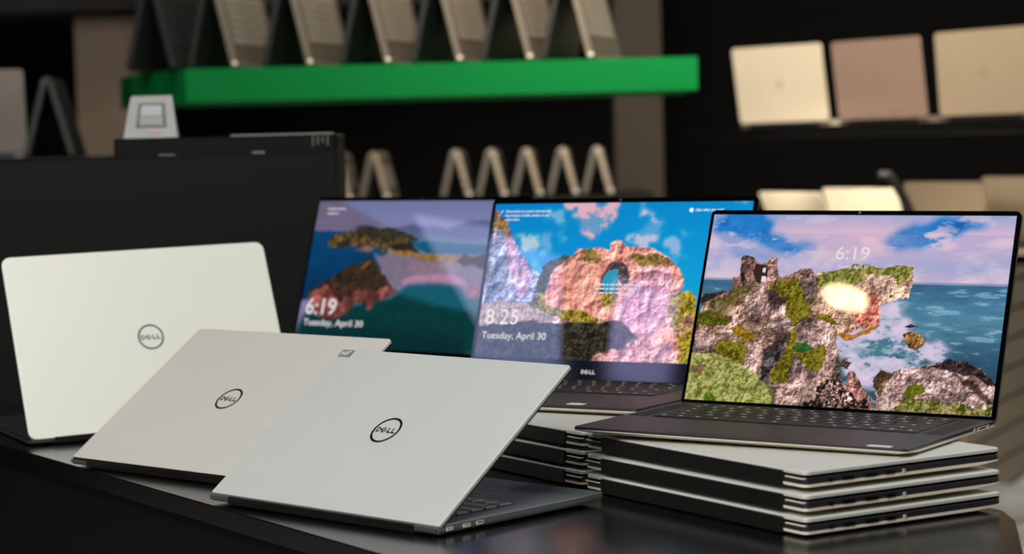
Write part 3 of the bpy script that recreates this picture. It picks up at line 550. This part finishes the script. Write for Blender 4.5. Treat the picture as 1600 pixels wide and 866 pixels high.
SP = ((-1, -.028, .004, 'd'), (-1, -.048, .013, 'd'), (-1, -.074, .014, 'd'), (-1, -.096, .010, 'd'), (-1, -.112, .003, 'rim'))
G2 = 'closed laptops in the right stack'; z3 = [0, .0195, .039]; TBc = .0112
for i, (x, y, zz) in enumerate(((.16707, 1.98188, 0), (.16785, 1.98553, .0195), (.16916, 1.99415, .0390))):
    laptop(('closed silver laptop at the bottom of the right stack, resting on the table', 'closed silver laptop in the middle of the right stack', 'closed silver laptop on top of the right stack, directly under the open castle-picture laptop')[i], G2,
           (x, y, zz), 2.1126, 0, .3445, .2304, TB=TBc, ports=SP, name='laptop', logo=None, rc=.006)
G3 = 'closed laptops in the left stack'
for i in range(3):
    laptop(('closed laptop at the bottom of the left stack, behind the nearest silver laptop', 'closed laptop in the middle of the left stack', 'closed laptop on top of the left stack, under the open pink-rock-picture laptop')[i], G3,
           (-.0175 + .001 * i, 2.2965 + .001 * i, z3[i]), 2.1169, 0, .357, .235, TB=TBc, ports=(), logo=None, rc=.006)
DMAT = display_mat('lit_display', 1.0)
WT = emat('screen_text', (1, 1, 1), .95); WT2 = emat('screen_text_soft', (1, .93, .95), .75)
# right: castle picture
r_, lid, uT, L = laptop('open dark laptop at right showing a ruined castle above a rocky sea coast', 'open laptops with lit screens', (.33525, 2.19203, .0572), -.58439, 1.93086, .35005, .22426, TB=.0090, tilt=(.0100, 0), side=CARBON,
    keys=(.285, KEYM, -.020), pic=(picture_castle(600, 364), DMAT), shell=DARKALU, sticker=(.135, .158, -.221, -.213), ports=((1, -.022, .004, 'rim'), (1, -.038, .020, 'rim'), (1, -.056, .006, 'rim')))
text_mesh('clock_text', '6:19', (.442, .552, .236, .168), uT, WT2, lid)
text_mesh('date_text', 'Tuesday, April 30', (.452, .552, .290, .262), uT, WT2, lid)
b = MB()
for cx, k in ((.941, 0), (.977, 1)):
    if k == 0:
        for rr_, in ((.0085,), (.005,)):
            pts = [(cx + rr_ * math.cos(R(a)), .965 - 1.7 * rr_ * math.sin(R(a))) for a in range(40, 141, 20)]
            b.add([uT(Vector((p[0], p[1], .0003))) for p in pts] + [uT(Vector((cx, .965, .0003)))], [(i, i + 1, 6) for i in range(5)])
    else: b.add([uT(Vector((cx + x, .955 + y, .0003))) for x, y in ((-.006, -.002), (.006, -.002), (.006, .012), (-.006, .012))], [(0, 1, 2, 3)]); b.add([uT(Vector((cx + x, .955 + y, .0003))) for x, y in ((-.004, -.010), (.003, -.010), (.003, -.002), (-.004, -.002))], [(0, 1, 2, 3)])
b.build('status_icons', WT2, lid)
for s in (-1, 1): MB().bevbox(s * .1585 - .010, s * .1585 + .010, -.125, -.022, .0089, .0092, .0001).build('speaker_grille', mat('grille', (34, 34, 36), .7, bump=(3000, .6)), r_)
# middle: pink rock picture
r_, lid, uT, L = laptop('open dark laptop whose lit screen shows a pink rock arch under blue sky', 'open laptops with lit screens', (.11136, 2.53797, .0573), -.56863, 1.88649, .36621, .23338, TB=.0095, tilt=(-.002, .0040), side=CARBON,
    keys=(.285, KEYM, -.022), pic=(picture_arch_rock(600, 328), DMAT), mg=(.0055, .0065, .0275), shell=DARKALU, sticker=(.088, .108, -.222, -.211))
text_mesh('clock_text', '8:25', (.026, .158, .785, .69), uT, WT, lid, bold=-.012)
text_mesh('date_text', 'Tuesday, April 30', (.020, .279, .893, .835), uT, WT, lid, bold=-.004)
for i, (t, a, b_) in enumerate((('Renowned for its tropical rainforests and', .048, .228), ('long stretches of idyllic coastline. It\'s also', .046, .228), ('a place where', .045, .105))):
    text_mesh('caption_text', t, (a, b_, .062 + .027 * i, .042 + .027 * i), uT, WT, lid, bold=.01)
text_mesh('caption_text', 'Like what you see?', (.793, .895, .066, .042), uT, WT, lid, bold=.01)
def faint_lines(rows, m, lid, uT):      # a caption too small to read in the photograph: rows of word-long dashes
    for a0, a1, v, hgt in rows:
        e = MB(); a = a0; k = 0
        while a < a1:
            wd = (.012, .022, .009, .017, .026)[k % 5]; q = min(a + wd, a1)
            e.add([uT(Vector((x, y, .0003))) for x, y in ((a, v), (q, v), (q, v + hgt), (a, v + hgt))], [(0, 1, 2, 3)]); a = q + .005; k += 1
        e.build('caption_line', m, lid)
faint_lines(((.445, .615, .518, .010), (.445, .618, .544, .010), (.445, .54, .570, .010)), WT2, lid, uT)
b = MB(); b.add([uT(Vector((.776 + .008 * math.cos(k * .785), .053 + .0145 * math.sin(k * .785), .0003))) for k in range(8)], [tuple(range(8))])
b.add([uT(Vector((.030 + x, .052 + y, .0003))) for x, y in ((-.006, .01), (-.004, .012), (.006, -.008), (.004, -.011))], [(0, 1, 2, 3)]); b.build('status_icons', WT, lid)
e = MB(); emblem(e, lambda p: L(-.013 + p.x, .0135 + p.y, -.0004 - p.z), .01, ring=False, s=.0047); e.build('emblem', emat('emblem_white', (1, 1, 1), .6), lid)
# left: bay picture
r_, lid, uT, L = laptop('open dark laptop whose dim screen shows a green bay with dark headlands', 'open laptops with lit screens', (-.1539, 2.9803, .0352), -.64652, 1.8835, .3904, .2552, TB=.0104, tilt=(.0035, 0), side=CARBON,
    keys=(.285, KEYM, -.022), pic=(picture_bay(440, 248), display_mat('lit_display_dim', .68)), mg=(.0047, .0062, .0285), shell=DARKALU)
text_mesh('clock_text', '6:19', (.030, .180, .785, .672), uT, WT2, lid, bold=.012)
text_mesh('date_text', 'Tuesday, April 30', (.030, .326, .872, .815), uT, WT2, lid, bold=.012)
faint_lines(((.05, .14, .050, .009), (.05, .11, .082, .009)), WT2, lid, uT)
rs = setprops(MB().bevbox(-.06, .06, -.06, .06, 0, .0345, .002).build('riser_block', CABM), 'small black riser block under the open bay-picture laptop', 'riser'); rs.location = (-.19, 2.90, 0); rs.rotation_euler = (0, 0, -.6465)

# ---------- shelves and goods in the background ----------
SHB = mat('black_shelf', (12, 12, 12), .35)
GREEN = mat('green_shelf', (0, 106, 50), .7, 0, .1, mottle=(3, .04))
gs = setprops(MB().loft([[(-.72, 5.0, z), (.467, 5.0, z), (.467, 5.45, z), (-.95, 5.45, z), (-.885, 5.25, z)] for z in (.474, .549, .551)]).build('green_shelf', GREEN), 'long bright green shelf slab running across the back wall display', 'shelf')
GOLD = mat('pale_gold_lid', (222, 208, 182), .42, .3); ROSE = mat('rose_lid', (150, 126, 112), .42, .3); CHAMP = mat('champagne_lid', (170, 152, 128), .42, .3); LOG2 = mat('faint_logo', (120, 100, 84), .4)
# black shelf carrying the upper row on the right
def slab(name, label, a, b_, depth, z, t, dir_, cat='shelf'):
    a, b_ = Vector(a), Vector(b_); n = Vector(dir_).normalized() * depth
    return setprops(MB().loft([[(p.x, p.y, q) for p in (a, b_, b_ + n, a + n)] for q in (z - t, z)]).build(name, SHB), label, cat)
dK = Vector((1.26 - .70, 5.10 - 5.86)).normalized(); nK = Vector((-dK.y, dK.x)); nK = nK if nK.y > 0 else -nK
a = Vector((.7766, 5.8338)) - dK * .24 - nK * .14; b2 = Vector((1.1948, 5.2721)) + dK * .5 - nK * .14
slab('black_shelf', 'upper black wall shelf on the right carrying three pale laptops', a, b2, .42, .3885, .03, nK)
for i, (x, y, yw, th, sh, lb) in enumerate(((.7766, 5.8338, 134.26, 99.23, GOLD, 'pale gold laptop, leftmost on the upper right background shelf'), (1.0028, 5.6072, 128.24, 97.85, ROSE, 'rose brown laptop in the middle of the upper right background shelf'), (1.1948, 5.2721, 124.25, 94.66, CHAMP, 'champagne laptop at the right end of the upper right background shelf'))):
    laptop(lb, 'laptops on the upper right background shelf', (x, y, .3885), R(yw), R(th), .3038, .2120, TB=.017, TP=.0145, side=sh, edge=sh, shell=sh, rc=.010, logo=LOG2, logo_r=.010)
slab('black_shelf', 'lower black display shelf on the right carrying four pale laptops', (.52, 5.33), (1.84, 6.46), .34, .0290, .03, (.62, -.72)).location = (-.16, .06, 0)
for i, (x, y, yw, th) in enumerate(((.7964, 5.4769, 112.83, 111.11), (.9793, 5.5890, 118.24, 108.19), (1.2303, 5.842, 120.81, 102.0), (1.5084, 6.1626, 119.58, 97.8))):
    laptop(('pale laptop at the left end of the lower right background row', 'pale laptop left of the dark arm in the lower right background row', 'pale laptop right of the dark arm in the lower right background row', 'pale laptop at the right edge of the lower right background row')[i], 'laptops in the lower right background row',
           (x, y, .0296), R(yw), R(th), .3038, .195, TB=.017, TP=.0145, side=(GOLD, GOLD, CHAMP, CHAMP)[i], edge=GOLD, shell=(GOLD, GOLD, CHAMP, CHAMP)[i], rc=.009, logo=LOG2, logo_r=.010)
b = MB().tube([(.915, 5.19, .262), (.938, 5.19, .262), (.955, 5.2, .245), (.985, 5.2, .190), (1.005, 5.2, .14), (1.03, 5.22, .02), (1.03, 5.25, .0)], .012)
arm = setprops(b.build('security_stand', mat('arm_black', (24, 22, 22), .5), smooth=True), 'thin black bent stand between the pale laptops of the lower right row', 'stand')
# left background: silver laptop and dark tent laptop
setprops(MB().bevbox(-1.7, -.86, 4.75, 5.5, .325, .355, .003).build('black_shelf', SHB), 'black shelf behind the black cabinet at far left', 'shelf')
laptop('silver laptop cut by the left frame edge, on the shelf behind the black cabinet', None, (-1.252, 5.02, .3555), R(184), R(100), .31, .198, TB=.017, TP=.0145, side=mat('grey_side', (150, 142, 135), .5), edge=EDGE, shell=mat('warm_grey_lid', (140, 130, 122), .45, .2), rc=.010, logo=None)
def tent(label, group, loc, yaw, leg, W, ha, m_edge, m_face, m_in, keys=True, t=.013, m_lid=None):
    root = bpy.data.objects.new('tent_laptop', None); COL.objects.link(root); root.location = loc; root.rotation_euler = (0, 0, yaw); setprops(root, label, 'laptop', group)
    h = leg * math.cos(ha)
    for s, nm in ((1, 'base'), (-1, 'lid')):
        T = lambda p, s=s: Vector((s * (math.sin(ha) * (leg - p[1]) + math.cos(ha) * p[2] + t * .85) , p[0], (p[1]) * math.cos(ha) + p[2] * math.sin(ha) + .001))
        # p = (along ridge, up leg, outward)
        b = MB(); b.loft([[(x, y, o) for x, y in rrect(0 + i, W - i, i * 2, leg - i, .008, 5)] for o, i in ((-t, .0005), (-t + .002, 0), (-.001, 0), (0, .0008))], 0, T); bb = b.build(nm, m_edge if s == 1 else (m_lid or m_edge), root)
        MB().box(.012, W - .012, .012, leg - .012, 0, .0006, 0, T).build('palm_rest' if s == 1 else 'lid_panel', m_face, bb)
        if s == 1 and keys:
            kb = MB()
            for k in range(6):
                for j in range(12): kb.bevbox(.02 + j * (W - .04) / 12 + .001, .02 + (j + 1) * (W - .04) / 12 - .001, leg * .24 + k * leg * .085, leg * .24 + (k + 1) * leg * .085 - .002, .0006, .002, .0004, 0, T)
            kb.build('keyboard', m_in, bb)
            MB().box(W * .3, W * .7, leg * .05, leg * .2, .0006, .0010, 0, T).build('touchpad', m_face, bb)
    MB().loft([[(t * .5 * math.cos(a) * math.cos(q) + (math.sin(ha) * leg + t * .4), .004 + t * .5 * math.sin(a) * math.cos(q), .008 + t * .5 * math.sin(q)) for a in [k * math.pi / 5 for k in range(10)]] for q in (-1.4, -.7, 0, .7, 1.4)]).build('corner_glint', EDGE if m_edge is not TD else TD, root, smooth=True)  # pale ball standing in for the highlight on the leg's rounded corner
    MB().tube([(0, .004, h - .004), (0, W - .004, h - .004)], .5 * t + .003, 10).build('hinge_bar', m_edge, root)
    return root
TE = mat('tent_edge', (176, 160, 138), .35, .5); TF = mat('tent_face', (84, 75, 66), .7, 0, .2); TI = mat('tent_keys', (122, 114, 101), .5); TU = mat('tent_base_edge', (128, 118, 104), .4, .4); TL2 = mat('tent_lid_grey', (104, 98, 88), .45); TD = mat('tent_dark', (34, 33, 32), .5)
ya = -R(20)
for i, x in enumerate((-.740, -.597, -.422, -.241, -.074, .089, .230)):
    tent(('dark laptop in tent position at the left end of the green shelf', 'laptop in tent position on the green shelf, first with lit keys from the left', 'laptop in tent position on the green shelf, second with lit keys from the left', 'laptop in tent position in the middle of the green shelf', 'laptop in tent position on the green shelf, third from its right end', 'laptop in tent position on the green shelf, second from its right end', 'laptop in tent position nearest the right end of the green shelf')[i],
         'tent laptops on the green shelf', (x - .066, 5.03, .5535), ya, .230, .235, R(13.5), TD if i == 0 else TU, TD if i == 0 else TF, TD if i == 0 else TI, m_lid=TD)
b = setprops(MB().bevbox(-.85, .50, 6.9, 7.5, .15, .2, .003).build('black_shelf', SHB), 'black shelf carrying the small row of tent laptops behind the screens', 'shelf')
for i, px in enumerate((-.492, -.370, -.105, .010, .124, .240, .352)):
    tent(('small tent laptop just right of the black cabinet', 'small tent laptop second from the black cabinet', 'small tent laptop, first after the gap in the lower row', 'small tent laptop, second after the gap in the lower row', 'small tent laptop, third after the gap in the lower row', 'small tent laptop, fourth after the gap in the lower row', 'small tent laptop at the right end of the lower row')[i],
         'small tent laptops in the lower background row', (px - .035, 6.95, .2005), -R(10 if i < 2 else 6), .150, .15 if i != 6 else .13, R(14), TE, TF, TI, keys=i < 2, t=.018, m_lid=TL2)
tent('dark tent laptop on the far left shelf beside the silver laptop', None, (-1.032, 4.95, .355), R(3), .186, .2, R(15), TD, TD, TD, keys=False, t=.014)
setprops(MB().loft([[(-1.19, 7.2, z), (-.96 if z < .8 else -.90, 7.2, z), (-.96 if z < .8 else -.90, 7.3, z), (-1.19, 7.3, z)] for z in (.708, 1.0)]).build('dark_panel', mat('dark_panel', (30, 29, 28), .6)), 'dark hanging panel in front of the taupe post, upper left', 'panel')
# slatted counter at far right and grey rounded stool
sl = setprops(bpy.data.objects.new('slatted_counter', None), 'warm grey counter side of horizontal slats at the right edge', 'counter'); COL.objects.link(sl); sl.location = (1.64, 7.34, -.9); sl.rotation_euler = (0, 0, R(64))
MB().box(-.3, 1.25, .012, .35, 0, .85).build('body', mat('counter_dark', (10, 9, 8), .8), sl)
SLM = mat('slat_taupe', (138, 128, 112), .6)
for k in range(8): MB().box(-.3, 1.25, -.012, .012, .016 + k * .104, .016 + k * .104 + .090).build('slat', SLM, sl)
st = setprops(bpy.data.objects.new('round_stool', None), 'light grey rounded stool at the foot of the slatted counter', 'stool'); COL.objects.link(st); st.location = (1.60, 6.95, -.9)
MB().loft([[(q * math.cos(2 * math.pi * k / 28), q * math.sin(2 * math.pi * k / 28), z) for k in range(28)] for z, q in ((.0, .10), (.03, .115), (.07, .118), (.10, .10), (.115, .06), (.12, .01))]).build('seat_cushion', mat('stool_grey', (170, 172, 168), .6), st, smooth=True)
MB().cyl((0, 0), .09, -.0, .004).build('base_plate', CABM, st)

# ---------- ceiling lights that the glossy screens mirror ----------
def downlight(label, x, y, r, s, col, group='round downlights in the ceiling'):
    t = bpy.data.objects.new('downlight', None); COL.objects.link(t); t.location = (x, y, 2.24); setprops(t, label, 'ceiling light', group)
    MB().cyl((0, 0), r, -.012, -.006, 32).build('lamp_glass', emat('lamp_glow', col, s), t)
    N = 32
    b = MB(); vs = [(q * math.cos(2 * math.pi * k / N), q * math.sin(2 * math.pi * k / N), z) for k in range(N) for q, z in ((r, -.014), (r + .018, -.008), (r + .018, 0), (r, 0))]
    fs = [(4 * k + i, 4 * ((k + 1) % N) + i, 4 * ((k + 1) % N) + (i + 1) % 4, 4 * k + (i + 1) % 4) for k in range(N) for i in range(4)]; b.add(vs, fs); b.build('trim_ring', WHT, t)
downlight('round warm ceiling downlight mirrored in the castle-picture screen', -2.42, .78, .064, 42, (1, .78, .38))
def panel(label, c, ang, lx, ly, s, col):
    t = bpy.data.objects.new('ceiling_panel', None); COL.objects.link(t); t.location = (c[0], c[1], 2.24); t.rotation_euler = (0, 0, ang); setprops(t, label, 'ceiling light', 'flat ceiling light panels')
    MB().box(-lx / 2, lx / 2, -ly / 2, ly / 2, -.02, -.012).build('diffuser', emat('panel_glow', col, s), t)
    b = MB()
    for x0, x1, y0, y1 in ((-lx / 2 - .02, lx / 2 + .02, -ly / 2 - .02, -ly / 2), (-lx / 2 - .02, lx / 2 + .02, ly / 2, ly / 2 + .02), (-lx / 2 - .02, -lx / 2, -ly / 2, ly / 2), (lx / 2, lx / 2 + .02, -ly / 2, ly / 2)): b.box(x0, x1, y0, y1, -.024, 0)
    b.build('frame', WHT, t)
panel('long flat ceiling light panel on the left, outer one', (-4.10, 1.02), R(30), 1.15, .34, 5.6, (.42, .52, .98))
panel('flat ceiling light panel on the left, inner one', (-3.76, .69), R(30), .80, .22, 6.0, (.52, .52, 1))
panel('flat ceiling light panel at far left', (-4.45, 2.0), R(38), .95, .36, 4.5, (.6, .65, 1))
